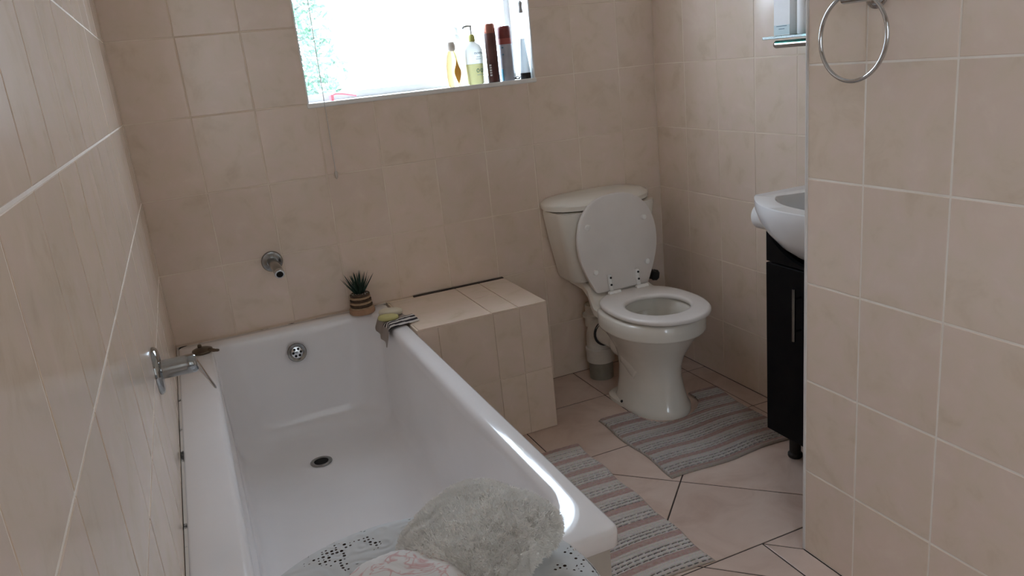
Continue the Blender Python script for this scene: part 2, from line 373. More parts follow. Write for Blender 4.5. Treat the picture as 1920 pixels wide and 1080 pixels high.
# ------------------------------------------------------------------ bathtub
RZ = .485
def bath_shell():
    bm = bmesh.new(); n = 10; out = []
    def add(x0, x1, y0, y1, r, z): out.append(rrect(x0, x1, y0, y1, r, z, n))
    ox0, ox1, oy0, oy1 = .005, .740, -1.708, -.006
    add(ox0+.004, ox1-.004, oy0+.004, oy1-.004, .022, RZ-.040)
    add(ox0, ox1, oy0, oy1, .024, RZ-.036)
    add(ox0, ox1, oy0, oy1, .024, RZ-.010); add(ox0+.002, ox1-.002, oy0+.002, oy1-.002, .024, RZ-.004)
    add(ox0+.008, ox1-.008, oy0+.008, oy1-.008, .022, RZ)
    ix0, ix1, iy0, iy1 = .112, .682, -1.648, -.062
    R = (.10, .06, .11, .13)
    add(ix0-.014, ix1+.014, iy0-.014, iy1+.014, tuple(r+.014 for r in R), RZ-.0005)
    add(ix0-.004, ix1+.004, iy0-.004, iy1+.004, tuple(r+.004 for r in R), RZ-.004)
    add(ix0+.003, ix1-.003, iy0+.003, iy1-.003, R, RZ-.014)
    # inside, going down: side walls steep, the near end slopes
    fx0, fx1, fy0, fy1, fz = .165, .615, -1.30, -.145, .103
    for k in range(1, 12):
        t = k/11; z = RZ-.014 + (fz+.07-(RZ-.014))*t; e = t**1.9
        add(ix0+.003+(fx0-ix0-.003-.045)*e, ix1-.003-(ix1-fx1-.003-.045)*e, iy0+.003+(fy0-iy0-.003-.06)*t**1.1, iy1-.003-(iy1-fy1-.003-.045)*e, tuple(r+(.13-r)*t for r in R), z)
    for a in (30, 55, 75, 90):
        a = math.radians(a); s = 1-math.sin(a); c = math.cos(a); h = fz+.07*(1-math.sin(a)); g = .075*(1-c)
        add(fx0-.045+g, fx1+.045-g, fy0-.06+g*1.3, fy1+.045-g, .13, h)
    add(fx0+.09, fx1-.09, fy0+.09, fy1-.09, .07, fz-.003)
    V = rings(bm, out); last = V[-1]
    c = bm.verts.new(((fx0+fx1)/2, (fy0+fy1)/2, fz-.006))
    for i in range(len(last)): bm.faces.new((last[i], last[(i+1) % len(last)], c))
    return bm
bath = empty('bathtub', (0, 0, 0)); tag(bath, 'white built-in bathtub along the left wall', 'bathtub')
sh = from_bm('shell', bath_shell(), ENAMEL, bath, True)
PANEL = noise_mat('bath_panel', [(.3, (.50, .46, .41)), (.7, (.57, .53, .48))], 8., .4, per_object=False)
abox('side_panel', PANEL, bath, .700, .722, -1.690, -.405, 0., RZ-.040)
abox('end_panel', PANEL, bath, .006, .700, -1.690, -1.672, 0., RZ-.040)
# overflow grille on the far end, drain in the floor
def grille(parent, c, d, R):
    d = Vector(d).normalized(); o = alathe('overflow', CHROME_D, parent, [(R, 0), (R, .003), (R*.93, .0055), (R*.62, .0035), (R*.58, .002)], c, d, 36)
    a = d.orthogonal().normalized(); b = d.cross(a); c = Vector(c)
    alathe('grille_plate', CHROME, o, [(R*.60, .0018), (R*.60, .003), (R*.2, .0045)], c, d, 30)
    for k in range(6):
        an = 2*PI*k/6+.3; p = c+(a*math.cos(an)+b*math.sin(an))*R*.40
        alathe('grille_hole', DARK, o, [(R*.135, .0034), (R*.135, .0046)], p, d, 10)
    alathe('screw', CHROME_D, o, [(R*.12, .004), (R*.08, .006)], c, d, 10)
    return o
grille(bath, (.384, -.083, .398), (0, -1, .22), .0335)
dr = alathe('drain', CHROME_D, bath, [(.036, .0), (.036, .002), (.033, .0035), (.024, .002), (.023, -.0005)], (.370, -.365, .1005), (0, 0, 1), 36)
alathe('drain_hole', DARK, dr, [(.0228, .0022), (.010, .0018)], (.370, -.365, .1005), (0, 0, 1), 24)
# mouldy sealant lines where the tub meets the tiles
abox('sealant', CAULK, bath, .002, .740, -.009, -.002, RZ-.012, RZ-.001)
abox('sealant', CAULK, bath, .002, .008, -1.70, -.009, RZ-.012, RZ-.001)

# ------------------------------------------------------------------ tiled ledge between tub and toilet
LZ = .487
led = empty('tiled_ledge', (0, 0, 0)); tag(led, 'boxed-in ledge of cream tiles between bathtub and toilet', 'ledge')
abox('core', GROUT_TAN, led, .745, 1.222, -.397, -.016, 0., LZ-.003)
lx = [.750, 1.015, 1.115, 1.2245]
for a, b in zip(lx, lx[1:]):
    for c, d in ((-.400, -.205), (-.205, -.017)) if a > 1.0 and a < 1.1 else ((-.400, -.017),):
        put_tile(led, ((a+b)/2, (c+d)/2, LZ), (1, 0, 0), (0, 1, 0), b-a-.003, d-c-.003)
fx = [.745, .817, 1.018, 1.116, 1.2245]
for a, b in zip(fx, fx[1:]):
    for c, d in ((.0, .237), (.237, LZ-.006)): put_tile(led, ((a+b)/2, -.400, (c+d)/2), (1, 0, 0), (0, 0, 1), b-a-.003, d-c-.003)
for a, b in ((-.400, -.2), (-.2, -.002)):
    for c, d in ((.0, .237), (.237, LZ-.006)): put_tile(led, (1.2245, (a+b)/2, (c+d)/2), (0, 1, 0), (0, 0, 1), b-a-.003, d-c-.003)
abox('gap_shade_strip', GROUT_DARK, led, .85, 1.222, -.0165, -.0006, LZ-.05, LZ+.002)  # solid dark grout strip; the open joint's shade is put into its colour
abox('mortar_fill', GROUT_TAN, led, .745, .849, -.0158, -.0015, LZ-.05, LZ-.001)

# ------------------------------------------------------------------ taps
sp = empty('bath_spout', (.366, 0, .72)); tag(sp, 'short chrome bath spout on the back wall above the tub', 'tap')
alathe('escutcheon', CHROME_D, sp, [(.037, 0), (.037, .003), (.034, .007), (.021, .010), (.019, .012)], (0, 0, 0), (0, -1, 0), 36)
atube('spout_pipe', CHROME_D, sp, smoothpath([(0, -.004, 0), (0, -.06, 0), (.002, -.115, -.003), (.004, -.15, -.012)], 6), .0165, 20)
alathe('nozzle', CHROME, sp, [(.0168, -.004), (.0172, .003), (.0160, .008), (.012, .0085)], (.004, -.15, -.012), (.02, -.9, -.35), 24)
alathe('nozzle_opening', DARK, sp, [(.0115, .0), (.0115, .0092)], (.004, -.15, -.012), (.02, -.9, -.35), 18)
MCH = noise_mat('mixer_chrome', [(.3, (.30, .31, .31)), (.7, (.40, .41, .41))], 6., .1, per_object=False, metal=1.)
mx_ = empty('bath_mixer', (0, -.98, .733)); tag(mx_, 'chrome lever mixer on the left wall over the bath rim', 'tap')
alathe('escutcheon', MCH, mx_, [(.054, 0), (.054, .004), (.050, .010), (.044, .012), (.022, .013)], (0, 0, 0), (1, 0, 0), 40)
alathe('body', MCH, mx_, [(.0215, .011), (.0215, .062), (.0218, .064), (.0218, .080), (.019, .085), (.010, .087)], (0, 0, 0), (1, 0, 0), 32)
bm = bmesh.new()
def lever_ring(p, w, h, d):
    d = Vector(d).normalized(); s = Vector((0, 1, 0)); u = d.cross(s)
    return [Vector(p)+s*(w*math.cos(2*PI*k/14))+u*(h*math.sin(2*PI*k/14)) for k in range(14)]
rings(bm, [lever_ring((.066, 0, .012), .010, .008, (1, 0, -.9)), lever_ring((.078, 0, .012), .0145, .009, (1, 0, -1)), lever_ring((.088, -.002, -.008), .013, .0055, (1, 0, -1.9)),
           lever_ring((.100, -.004, -.037), .010, .0035, (1, 0, -2.2)), lever_ring((.112, -.005, -.066), .008, .0028, (1, 0, -2.3)), lever_ring((.1135, -.005, -.069), .004, .0014, (1, 0, -2.3))], True, True, True)
from_bm('lever', bm, CHROME, mx_, 'auto')

# ------------------------------------------------------------------ toilet
CX = 1.63
toi = empty('toilet', (CX, 0, 0)); tag(toi, 'white pedestal toilet with raised lid in the far corner', 'toilet')
def oval(hw, yb, yf, z, n=40, pw=2.0, back=None, dx=0.):
    """outline round the pan: hw half width, yb back, yf front; back<n squares the rear"""
    pts = []; cy = (yb+yf)/2; ry = (yb-yf)/2
    for k in range(n):
        a = 2*PI*k/n; c, s = math.cos(a), math.sin(a); e = 2/(pw if s < 0 else (back or pw))
        pts.append(Vector((dx+hw*math.copysign(abs(c)**e, c), cy+ry*math.copysign(abs(s)**e, s), z)))
    return pts
bm = bmesh.new()
prof = [(.118, -.285, -.612, 0.), (.118, -.285, -.612, .018), (.108, -.288, -.603, .035), (.096, -.292, -.590, .09), (.090, -.292, -.582, .14), (.092, -.288, -.584, .18),
        (.108, -.278, -.598, .225), (.132, -.268, -.622, .265), (.153, -.260, -.645, .300), (.162, -.256, -.655, .314), (.1645, -.255, -.658, .318), (.165, -.255, -.659, .320),
        (.177, -.250, -.676, .324), (.1785, -.249, -.678, .327), (.179, -.249, -.679, .332), (.179, -.249, -.679, .350), (.178, -.249, -.678, .376), (.172, -.252, -.672, .382), (.135, -.285, -.635, .382), (.124, -.298, -.624, .378),
        (.118, -.305, -.618, .34), (.108, -.32, -.60, .29), (.085, -.35, -.56, .24), (.055, -.39, -.51, .215), (.02, -.43, -.47, .208)]
rings(bm, [oval(h, yb, yf, z, back=(2.6 if z > .2 else 3.2), dx=-.012) for h, yb, yf, z in prof], True, False, True)
from_bm('pan', bm, PORC, toi, True)
alathe('water', mat('bowl_water', (.20, .21, .19), .05), toi, [(.068, 0), (.066, .002)], (-.012, -.45, .228), (0, 0, 1), 30)
bm = bmesh.new()                                         # rear deck that carries the cistern
def deck(y, hw, z0, z1, c=.012):
    return [Vector((-hw, y, z0+c)), Vector((-hw+c, y, z0)), Vector((hw-c, y, z0)), Vector((hw, y, z0+c)), Vector((hw, y, z1-c)), Vector((hw-c, y, z1)), Vector((-hw+c, y, z1)), Vector((-hw, y, z1-c))]
rings(bm, [deck(-.02, .120, .40, .438), deck(-.13, .122, .395, .438), deck(-.19, .130, .375, .425), deck(-.24, .146, .345, .398), deck(-.29, .162, .335, .384), deck(-.33, .165, .335, .381)], True, True, True)
from_bm('rear_deck', bm, PORC, toi, 'auto')
bm = bmesh.new()                                         # trapway running back to the outlet
tube(bm, smoothpath([(-.03, -.46, .14), (-.035, -.37, .20), (-.042, -.29, .215), (-.045, -.150, .212)], 6), [.075]*7+[.062]*6+[.048]*5+[.046], 22)
from_bm('trapway', bm, PORC, toi, True)
bm = bmesh.new(); rings(bm, [oval(.122, -.262, -.5, z, back=4, dx=-.012) for z in (0., .014)] + [oval(.112, -.270, -.5, .022, back=4, dx=-.012)], True, True, True)
from_bm('foot', bm, PORC, toi, 'auto')
alathe('fixing_screw', RUBBER, toi, [(.006, 0), (.005, .004)], (-.128, -.40, .020), (-.6, 0, .8), 10)
# cistern
def cis(hw, yf, z, r=.05): return rrect(-hw, hw, yf, -.010, (.012, .012, r, r), z, 7)
bm = bmesh.new()
rings(bm, [cis(.150, -.150, .437), cis(.160, -.160, .441), cis(.168, -.166, .455), cis(.200, -.186, .62), cis(.214, -.193, .715), cis(.212, -.192, .728)], True, True, True)
ci = from_bm('cistern', bm, PORC, toi, 'auto')
bm = bmesh.new()
def lid_ring(hw, yf, z):
    pts = [Vector((hw*.93, -.008, z)), Vector((-hw*.93, -.008, z))]
    for k in range(25):
        a = -1+2*k/24; x = hw*a; e = (1-abs(a)**2.6)**(1/1.6)
        pts.append(Vector((x, -.075+(yf+.075)*e, z)))
    return pts
rings(bm, [lid_ring(.222, -.198, .731), lid_ring(.231, -.208, .735), lid_ring(.233, -.210, .752), lid_ring(.229, -.205, .759), lid_ring(.205, -.180, .771), lid_ring(.14, -.14, .778), lid_ring(.05, -.10, .781)], True, True, True)
from_bm('cistern_lid', bm, PORC, ci, 'auto')
# seat ring
bm = bmesh.new()
o1 = lambda z, d=0.: oval(.177-d, -.238-d, -.694+d, z, 56, 2.1, 2.5, dx=.000)
i1 = lambda z, d=0.: oval(.114+d, -.365+d, -.606-d, z, 56, 2.0, 2.2, dx=.000)
V = rings(bm, [i1(.390), o1(.390, .004), o1(.393), o1(.401), o1(.406, .004), o1(.4075, .012), i1(.4075, .012), i1(.405, .003), i1(.400), i1(.390)], True)
bmesh.ops.remove_doubles(bm, verts=bm.verts, dist=1e-5)
from_bm('seat', bm, SEATM, toi, True)
# lid standing open against the cistern: board in its own plane (u across, v up the board)
lo, hi = Vector((0, -.236, .412)), Vector((0, -.205, .785)); vd = (hi-lo); LH = vd.length; vd.normalize(); nd = Vector((0, -vd.z, vd.y)).normalized()
def lid_pt(u, v, w): return lo + Vector((u, 0, 0)) + vd*v + nd*w
outl = []
half = [(.105, 0), (.118, .006), (.130, .03), (.150, .075), (.168, .13), (.175, .18), (.172, .23), (.158, .28), (.130, .325), (.09, .357), (.045, .372)]
half = [(a, b*LH/.376) for a, b in half]
outl = half + [(0, LH)] + [(-a, b) for a, b in half[::-1]]
P3 = smoothpath([Vector((a, b, 0)) for a, b in outl], 4)
def lid_loop(w, sc): return [lid_pt(p.x*sc, LH/2+(p.y-LH/2)*sc, w) for p in P3]
bm = bmesh.new(); rings(bm, [lid_loop(-.009, .97), lid_loop(-.007, 1.), lid_loop(.006, 1.), lid_loop(.009, .975)], True, True, True)
lidp = from_bm('seat_lid', bm, SEATM, toi, 'auto')
for u, v in ((-.115, .085), (.118, .085), (-.128, .262), (.122, .262)):
    alathe('bumper', PLASTICW, lidp, [(.011, 0), (.0115, .004), (.009, .0085), (.004, .0095)], lid_pt(u, v, .008), nd, 16)
for u in (-.058, .066):
    bm = bmesh.new()
    a = [lid_pt(u-.0075, .0, .010), lid_pt(u-.0075, .060, .010)]
    pth = [lid_pt(u, .066, .0125), lid_pt(u, .03, .0125), lid_pt(u+.003, -.002, .016), Vector((u+.008, -.262, .408)), Vector((u+.014, -.268, .404))]
    tube(bm, smoothpath(pth, 4), .0085, 8)
    h_ = from_bm('hinge', bm, PLASTICW, lidp, True)
    alathe('hinge_barrel', PLASTICW, h_, [(.009, -.026), (.010, -.024), (.010, .024), (.009, .026)], (u+.008, -.262, .408), (1, 0, 0), 14)
    for v in (.026, .054): alathe('screw', RUBBER, h_, [(.0045, 0), (.004, .003)], lid_pt(u+.0005, v, .0205), nd, 10)
# soil pipe behind the pan
pipe = empty('soil_pipe', (1.585, -.100, 0)); tag(pipe, 'old white plastic soil pipe bend behind the toilet pan', 'pipe')
alathe('lower_pipe', PIPEG, pipe, [(.050, 0), (.050, .085)], (0, 0, 0), (0, 0, 1), 28)
alathe('collar', PIPEW, pipe, [(.054, .074), (.058, .076), (.058, .120), (.060, .124), (.060, .134), (.056, .138)], (0, 0, 0), (0, 0, 1), 28)
bm = bmesh.new(); tube(bm, smoothpath([(0, 0, .13), (0, 0, .18), (0, -.018, .212), (0, -.06, .212)], 6), .053, 24); from_bm('bend', bm, PIPEW, pipe, 'auto')
alathe('seal_ring', RUBBER, pipe, [(.054, 0), (.0555, .002), (.0555, .006), (.047, .009)], (0, -.055, .212), (0, -1, 0), 28)
alathe('access_cap', PIPEW, pipe, [(.044, .225), (.044, .262), (.052, .264), (.052, .275), (.040, .278), (.040, .315)], (0, .022, 0), (0, 0, 1), 24)
val = empty('stop_valve', (1.868, -.06, .385)); tag(val, 'black stop valve and hose between cistern and corner', 'valve')
alathe('body', RUBBER, val, [(.012, .06), (.02, .055), (.026, .02), (.020, -.02), (.016, -.05)], (0, 0, 0), (0, 1, 0), 18)
alathe('knob', RUBBER, val, [(.014, 0), (.024, .008), (.022, .026), (.012, .034)], (.004, -.01, -.004), (.6, -.4, -.1), 10)
atube('hose', RUBBER, val, smoothpath([(0, -.01, 0), (-.03, -.02, .03), (-.035, -.015, .045), (-.03, .01, .06)], 6), .010, 10)

# ------------------------------------------------------------------ vanity and basin
van = empty('vanity_cabinet', (1.84, -1.19, 0)); tag(van, 'narrow black vanity cabinet under the white washbasin', 'cabinet')
vx, vy = -1.84, 1.19
abox('carcass', BLACK, van, 1.716+vx, 1.975+vx, -1.41+vy, -.985+vy, .10, .655, bev=.002)
dv = abox('door', BLACK, van, 1.698+vx, 1.715+vx, -1.41+vy, -.982+vy, .098, .652, bev=.002)
bm = bmesh.new(); n_ = 24; yy = [-1.41+vy+(.428)*k/n_ for k in range(n_+1)]
zz = [.661+.086*abs(-1+2*k/n_)**2.6 for k in range(n_+1)]
rings(bm, [[Vector((x, y, z)) for y, z in zip(yy, zz)]+[Vector((x, yy[-1], .657)), Vector((x, yy[0], .657))] for x in (1.700+vx, 1.716+vx)], True, True, True)
from_bm('apron', bm, BLACK, van)
for y in (-1.41, -.997): abox('side_panel', BLACK, van, 1.717+vx, 1.975+vx, y+vy, y+.012+vy, .656, .742)
hd = atube('handle', CHROME_D, dv, [(1.672+vx, -1.128+vy, .445), (1.672+vx, -1.128+vy, .605)], .0055, 14)
for z in (.475, .575): atube('handle_post', CHROME_D, hd, [(1.70+vx, -1.128+vy, z), (1.672+vx, -1.128+vy, z)], .0035, 10)
for x in (1.762, 1.94):
    for y in (-1.038, -1.365):
        lg = alathe('leg', RUBBER, van, [(.021, 0), (.023, .004), (.023, .012), (.018, .018), (.018, .101)], (x+vx, y+vy, 0), (0, 0, 1), 18)
bas = empty('washbasin', (1.84, -1.19, .85)); tag(bas, 'white ceramic washbasin on the black vanity', 'basin')
def bplan(s, z, cx=.0, n=28, bow=.115, in_=0.):
    """plan outline of the basin, local; flat at the wall, bowed in front"""
    hw = .265*s-in_; xb = .135; xf = -.135
    pts = [Vector((xb-in_, -hw, z)), Vector((xb-in_, hw, z))]
    for k in range(n+1):
        t = -1+2*k/n; y = -hw*t; e = (1-abs(t)**2.2)
        pts.append(Vector((xf+in_ - bow*s*e + (1-s)*.10, y, z)))
    return pts
bm = bmesh.new()
rr = [bplan(.12, -.185), bplan(.35, -.178), bplan(.55, -.160), bplan(.72, -.132), bplan(.86, -.095), bplan(.95, -.060), bplan(.995, -.028), bplan(1., -.008), bplan(.997, -.002), bplan(.985, 0.)]
def inner(sx, sy, z, n=28):
    pts = []
    c = Vector((-.045, 0, z)); base = bplan(1., z)
    for p in base:
        a = math.atan2(p.y/.22, (p.x-c.x)/.155); pts.append(Vector((c.x+sx*math.cos(a), sy*math.sin(a), z)))
    return pts
rr += [inner(.150, .220, -.001), inner(.144, .214, -.006), inner(.132, .20, -.04), inner(.10, .155, -.09), inner(.05, .08, -.12), inner(.015, .02, -.125)]
rings(bm, rr, True, True, True); from_bm('bowl', bm, PORCW, bas, 'auto')
alathe('waste', CHROME, bas, [(.022, 0), (.022, .003), (.012, .004)], (-.045, 0, -.124), (0, 0, 1), 20)
tp_ = alathe('tap', CHROME, bas, [(.022, 0), (.020, .01), (.017, .08), (.015, .1)], (.105, 0, 0), (0, 0, 1), 20)
atube('tap_spout', CHROME, tp_, smoothpath([(.105, 0, .085), (.06, 0, .095), (.0, 0, .085)], 5), .010, 12)

# toilet roll on its wall holder
tr_ = empty('toilet_roll', (1.915, -.760, .722)); tag(tr_, 'white toilet roll on the wall beside the basin', 'toilet roll')
PAPER = noise_mat('tissue_paper', [(.3, (.80, .79, .79)), (.7, (.86, .85, .85))], 60., .9, per_object=False, bump=.3)
bm = bmesh.new(); lathe(bm, [(.021, -.05), (.045, -.05), (.046, -.047), (.046, .047), (.045, .05), (.021, .05)], 'Y', (0, 0, 0), 36, False, False)
from_bm('paper', bm, PAPER, tr_, 'auto')
alathe('core', mat('card_core', (.35, .26, .18), .9), tr_, [(.0212, -.05), (.0212, .05)], (0, 0, 0), (0, 1, 0), 24, cap0=False, cap1=False)
atube('holder_rod', RUBBER, tr_, smoothpath([(.066, .066, .02), (.03, .066, .008), (.0, .064, .0), (0, .03, 0), (0, -.05, 0)], 5), .006, 10)
alathe('holder_knob', RUBBER, tr_, [(.004, 0), (.011, .004), (.012, .012), (.008, .016)], (0, .058, 0), (0, 1, 0), 14)

# glass shelf on chrome rail
GLASS = mat('shelf_glass', (.12, .62, .55), .03, trans=.9, ior=1.5)
shf = empty('glass_shelf', (1.91, -1.1, 1.293)); tag(shf, 'green-edged glass shelf on a chrome rail above the basin', 'shelf')
abox('glass_plate', GLASS, shf, -.075, .072, -.28, .285, 0, .008, bev=.001)
rail = atube('rail', CHROME, shf, [(-.04, -.28, -.017), (-.04, .258, -.017)], .0115, 18)
alathe('end_cap', CHROME, rail, [(.0118, 0), (.0118, .006), (.009, .011), (.004, .013)], (-.04, .257, -.017), (0, 1, 0), 18)
for y in (-.2, .2): alathe('bracket', CHROME, shf, [(.012, 0), (.009, .01), (.009, .12)], (.073, y, -.017), (-1, 0, 0), 14)

# things on the shelf
CARTON = noise_mat('carton_white', [(.3, (.86, .86, .87)), (.7, (.90, .90, .91))], 30., .5, per_object=False)
CARTONB = noise_mat('carton_pale_blue', [(.3, (.60, .72, .76)), (.7, (.66, .78, .81))], 30., .5, per_object=False)
INK = mat('print_ink', (.08, .16, .22), .6)
def text_obj(name, body, size, m, parent, M, ext=.0002):
    c = bpy.data.curves.new(name, 'FONT'); c.body = body; c.size = size; c.extrude = ext; c.align_x = 'CENTER'; c.align_y = 'CENTER'; c.materials.append(m)
    tmp = bpy.data.objects.new(name, c); me = bpy.data.meshes.new_from_object(tmp); bpy.data.objects.remove(tmp)
    if not me.materials: me.materials.append(m)
    o = new_obj(name, me, None, parent); o.matrix_local = M; return o
ct = empty('carton', (1.888, -.862, 1.301)); tag(ct, 'tall white cosmetics carton at the end of the glass shelf', 'carton')
abox('box', CARTON, ct, -.02, .022, -.034, .034, 0, .20, bev=.0008)
abox('blue_band', CARTONB, ct, -.0206, -.0198, -.033, .033, .003, .030)
for z, w in ((.026, .022), (.018, .012)): abox('print_line', INK, ct, -.0212, -.0204, -w, w, z, z+.0016)
bt = empty('lotion_bottle', (1.885, -.945, 1.301)); tag(bt, 'grey-white bottle beside the carton on the glass shelf', 'bottle')
alathe('body', CARTON, bt, [(.024, 0), (.026, .004), (.026, .12), (.02, .135), (.012, .14)], (0, 0, 0), (0, 0, 1), 24)
alathe('cap', PLASTICW, bt, [(.0125, .138), (.0135, .14), (.0135, .165), (.011, .168)], (0, 0, 0), (0, 0, 1), 20)
bt = empty('cream_tube', (1.868, -1.005, 1.301)); tag(bt, 'white squeeze tube on the glass shelf next to the partition edge', 'tube')
alathe('cap', PLASTICW, bt, [(.017, 0), (.018, .002), (.018, .02), (.015, .022)], (0, 0, 0), (0, 0, 1), 20)
bm = bmesh.new(); rings(bm, [[Vector((.022*math.cos(2*PI*k/24)*(1-.9*t), (.022+.004*t)*math.sin(2*PI*k/24), .02+.085*t)) for k in range(24)] for t in (0, .1, .4, .7, .9, 1)], True, True, True)
from_bm('body', bm, CARTON, bt, 'auto')

# towel ring on the partition
tr = empty('towel_ring', (XP, -1.588, 1.376)); tag(tr, 'chrome towel ring hanging on the partition wall', 'towel ring')
alathe('rosette', CHROME, tr, [(.026, 0), (.026, .004), (.022, .009), (.011, .012)], (0, -.012, -.013), (-1, 0, 0), 28)
alathe('post', CHROME, tr, [(.010, .008), (.010, .046), (.008, .05)], (0, -.012, -.013), (-1, 0, 0), 20)
alathe('crossbar', CHROME, tr, [(.006, -.048), (.0115, -.045), (.0115, .022), (.006, .026)], (-.05, 0, -.013), (0, 1, 0), 22)
atube('ring', CHROME, tr, [(-.05, .083*math.sin(a), -.088+.083*math.cos(a)) for a in [2*PI*k/72 for k in range(72)]], .0042, 12, True, True)

# ------------------------------------------------------------------ rugs
RUGM = mat('rag_rug', (.5, .45, .4), .95, spec=.1)
at = N(RUGM, 'ShaderNodeVertexColor'); at.layer_name = 'Col'; nn = N(RUGM, 'ShaderNodeTexNoise'); nn.inputs['Scale'].default_value = 220
mm = N(RUGM, 'ShaderNodeMix', data_type='RGBA', blend_type='MULTIPLY'); mm.inputs['Factor'].default_value = .35
tcx = N(RUGM, 'ShaderNodeTexCoord'); L(RUGM, tcx.outputs['Object'], nn.inputs['Vector'])
L(RUGM, at.outputs['Color'], mm.inputs['A']); L(RUGM, nn.outputs['Color'], mm.inputs['B']); L(RUGM, mm.outputs['Result'], BS(RUGM).inputs['Base Color'])
add_bump(RUGM, nn.outputs['Fac'], .5, .002)
def lerp(a, b, t): return tuple(x+(y-x)*t for x, y in zip(a, b))
BEIGE, PINK, WHITE, GREY, DASH = (.56, .48, .42), (.50, .31, .28), (.74, .69, .65), (.47, .41, .37), (.012, .010, .012)
def rug(name, label, x0, x1, y0, y1, period, warp, keep=lambda x, y: True, tone=1.):
    dx, dy = .0038, .0021; nx = int((x1-x0)/dx); ny = int((y1-y0)/dy); V = []; Cc = []; idx = {}; F = []
    for j in range(ny+1):
        for i in range(nx+1):
            u, v = i/nx, j/ny; x = x0+(x1-x0)*u; y = y0+(y1-y0)*v
            if not keep(x, y): continue
            s = (y1-y)/period; b = int(s); ph = s-b; rown = int((y1-y)/.0142); fr = (y1-y)/.0142-rown
            edge = min(u, 1-u)*(x1-x0); eh = min(1., edge/.006)*min(1., min(v, 1-v)*(y1-y0)/.005)
            ridge = math.sin(PI*fr)**.6
            wob = noise.noise(Vector((x*45, rown*3.7, 1.)))
            z = .0015+eh*(.0035+.0035*ridge)+.0008*noise.noise(Vector((x*160, y*160, 3)))
            c = BEIGE
            if ph < .28:                                   # fuzzy pink band
                c = lerp(PINK, BEIGE, .35+.5*noise.noise(Vector((x*120, y*120, 0)))); z += eh*.0012*(1+noise.noise(Vector((x*150, y*150, 9))))
            elif ph < .46: c = lerp(WHITE, BEIGE, .35)
            else:                                          # looped rows, dark weft showing in dashes
                c = lerp(WHITE, GREY, .25+.3*wob)
                cell = (x+.004*rown*(rown % 2)+.004*wob)/.021; cf = cell-math.floor(cell)
                if fr < .44 and .14 < cf < .90: c = DASH; z -= eh*.0032
                else: z += eh*.0016*math.sin(PI*cf)
            if edge < .004 or min(v, 1-v)*(y1-y0) < .007: c = BEIGE
            wx, wy = warp(x, y); idx[(i, j)] = len(V); V.append((wx, wy, max(z, .001))); Cc.append((*[k*tone for k in c], 1))
    for j in range(ny):
        for i in range(nx):
            q = [idx.get(k) for k in ((i, j), (i+1, j), (i+1, j+1), (i, j+1))]
            if None not in q: F.append(q)
    me = bpy.data.meshes.new(name); me.from_pydata(V, [], F); me.materials.append(RUGM)
    a = me.color_attributes.new('Col', 'FLOAT_COLOR', 'POINT')
    a.data.foreach_set('color', [k for c in Cc for k in c])
    o = new_obj(name, me, None, None, True); md = o.modifiers.new('thick', 'SOLIDIFY'); md.thickness = .0012; md.offset = -1
    tag(o, label, 'rug', 'striped rag rugs')
    return o
rug('rag_rug', 'long striped pink and grey rag rug beside the bathtub', .775, 1.215, -1.338, -.575, .0865,
    lambda x, y: (x+.004*math.sin(y*31), y+.006*math.sin(x*13)-.01*(x-1.2)))
def keep2(x, y):
    if y > -.50: return abs(x-1.618) > .125
    return math.hypot((x-1.618)/.125, (y+.50)/.121) > 1
rug('rag_rug', 'striped rag rug cut out around the toilet pedestal', 1.36, 1.855, -.945, -.462, .077,
    lambda x, y: (x+.005*math.sin(y*22)+(.03*(y+.945)/.48 if x > 1.6 else 0)*((x-1.6)/.255), y+.006*math.sin(x*19)), keep2, .80)

# ------------------------------------------------------------------ plant, soaps, cloth and plug on the tub rim
pot = empty('potted_succulent', (.640, -.062, RZ)); tag(pot, 'small spiky green plant in a striped pot on the bath corner', 'plant')
JUTE = noise_mat('jute_light', [(.3, (.30, .20, .12)), (.7, (.44, .31, .20))], 90., .9, per_object=False, bump=.6)
JUTED = noise_mat('jute_dark', [(.3, (.05, .03, .018)), (.7, (.10, .06, .035))], 90., .9, per_object=False, bump=.6)
TERRA = noise_mat('wooden_saucer', [(.3, (.34, .19, .11)), (.7, (.46, .28, .17))], 30., .7, per_object=False)
alathe('saucer', TERRA, pot, [(.043, 0), (.046, .003), (.046, .018), (.043, .021), (.036, .021)], (0, 0, 0), (0, 0, 1), 32)
for k in range(6):
    z = .017+.0095*k; r = .0425-.0012*k
    alathe('coil', JUTED if k in (1, 3, 5) else JUTE, pot, [(r-.006, z), (r-.0015, z+.001), (r, z+.0048), (r-.0015, z+.0086), (r-.006, z+.0096)], (0, 0, 0), (0, 0, 1), 30)
PEB = noise_mat('white_pebble', [(.3, (.50, .47, .43)), (.7, (.66, .63, .58))], 20., .6)
alathe('soil', JUTED, pot, [(.034, .066), (.03, .069)], (0, 0, 0), (0, 0, 1), 24)
pm = None
for k in range(34):
    a = k*2.399; r = .031*math.sqrt((k+.5)/34)
    if pm is None:
        bm = bmesh.new(); bmesh.ops.create_icosphere(bm, subdivisions=1, radius=.0052); pm = bpy.data.meshes.new('pebble'); bm.to_mesh(pm); bm.free(); pm.materials.append(PEB)
    o = bpy.data.objects.new('pebble', pm); COL.objects.link(o); o.parent = pot; o.location = (r*math.cos(a), r*math.sin(a), .070+random.uniform(0, .002)); o.rotation_euler = (random.random()*3, random.random()*3, 0); o.scale = (1, .8, .7)
SUCC = noise_mat('succulent_leaf', [(.3, (.008, .028, .018)), (.7, (.02, .06, .04))], 30., .45)
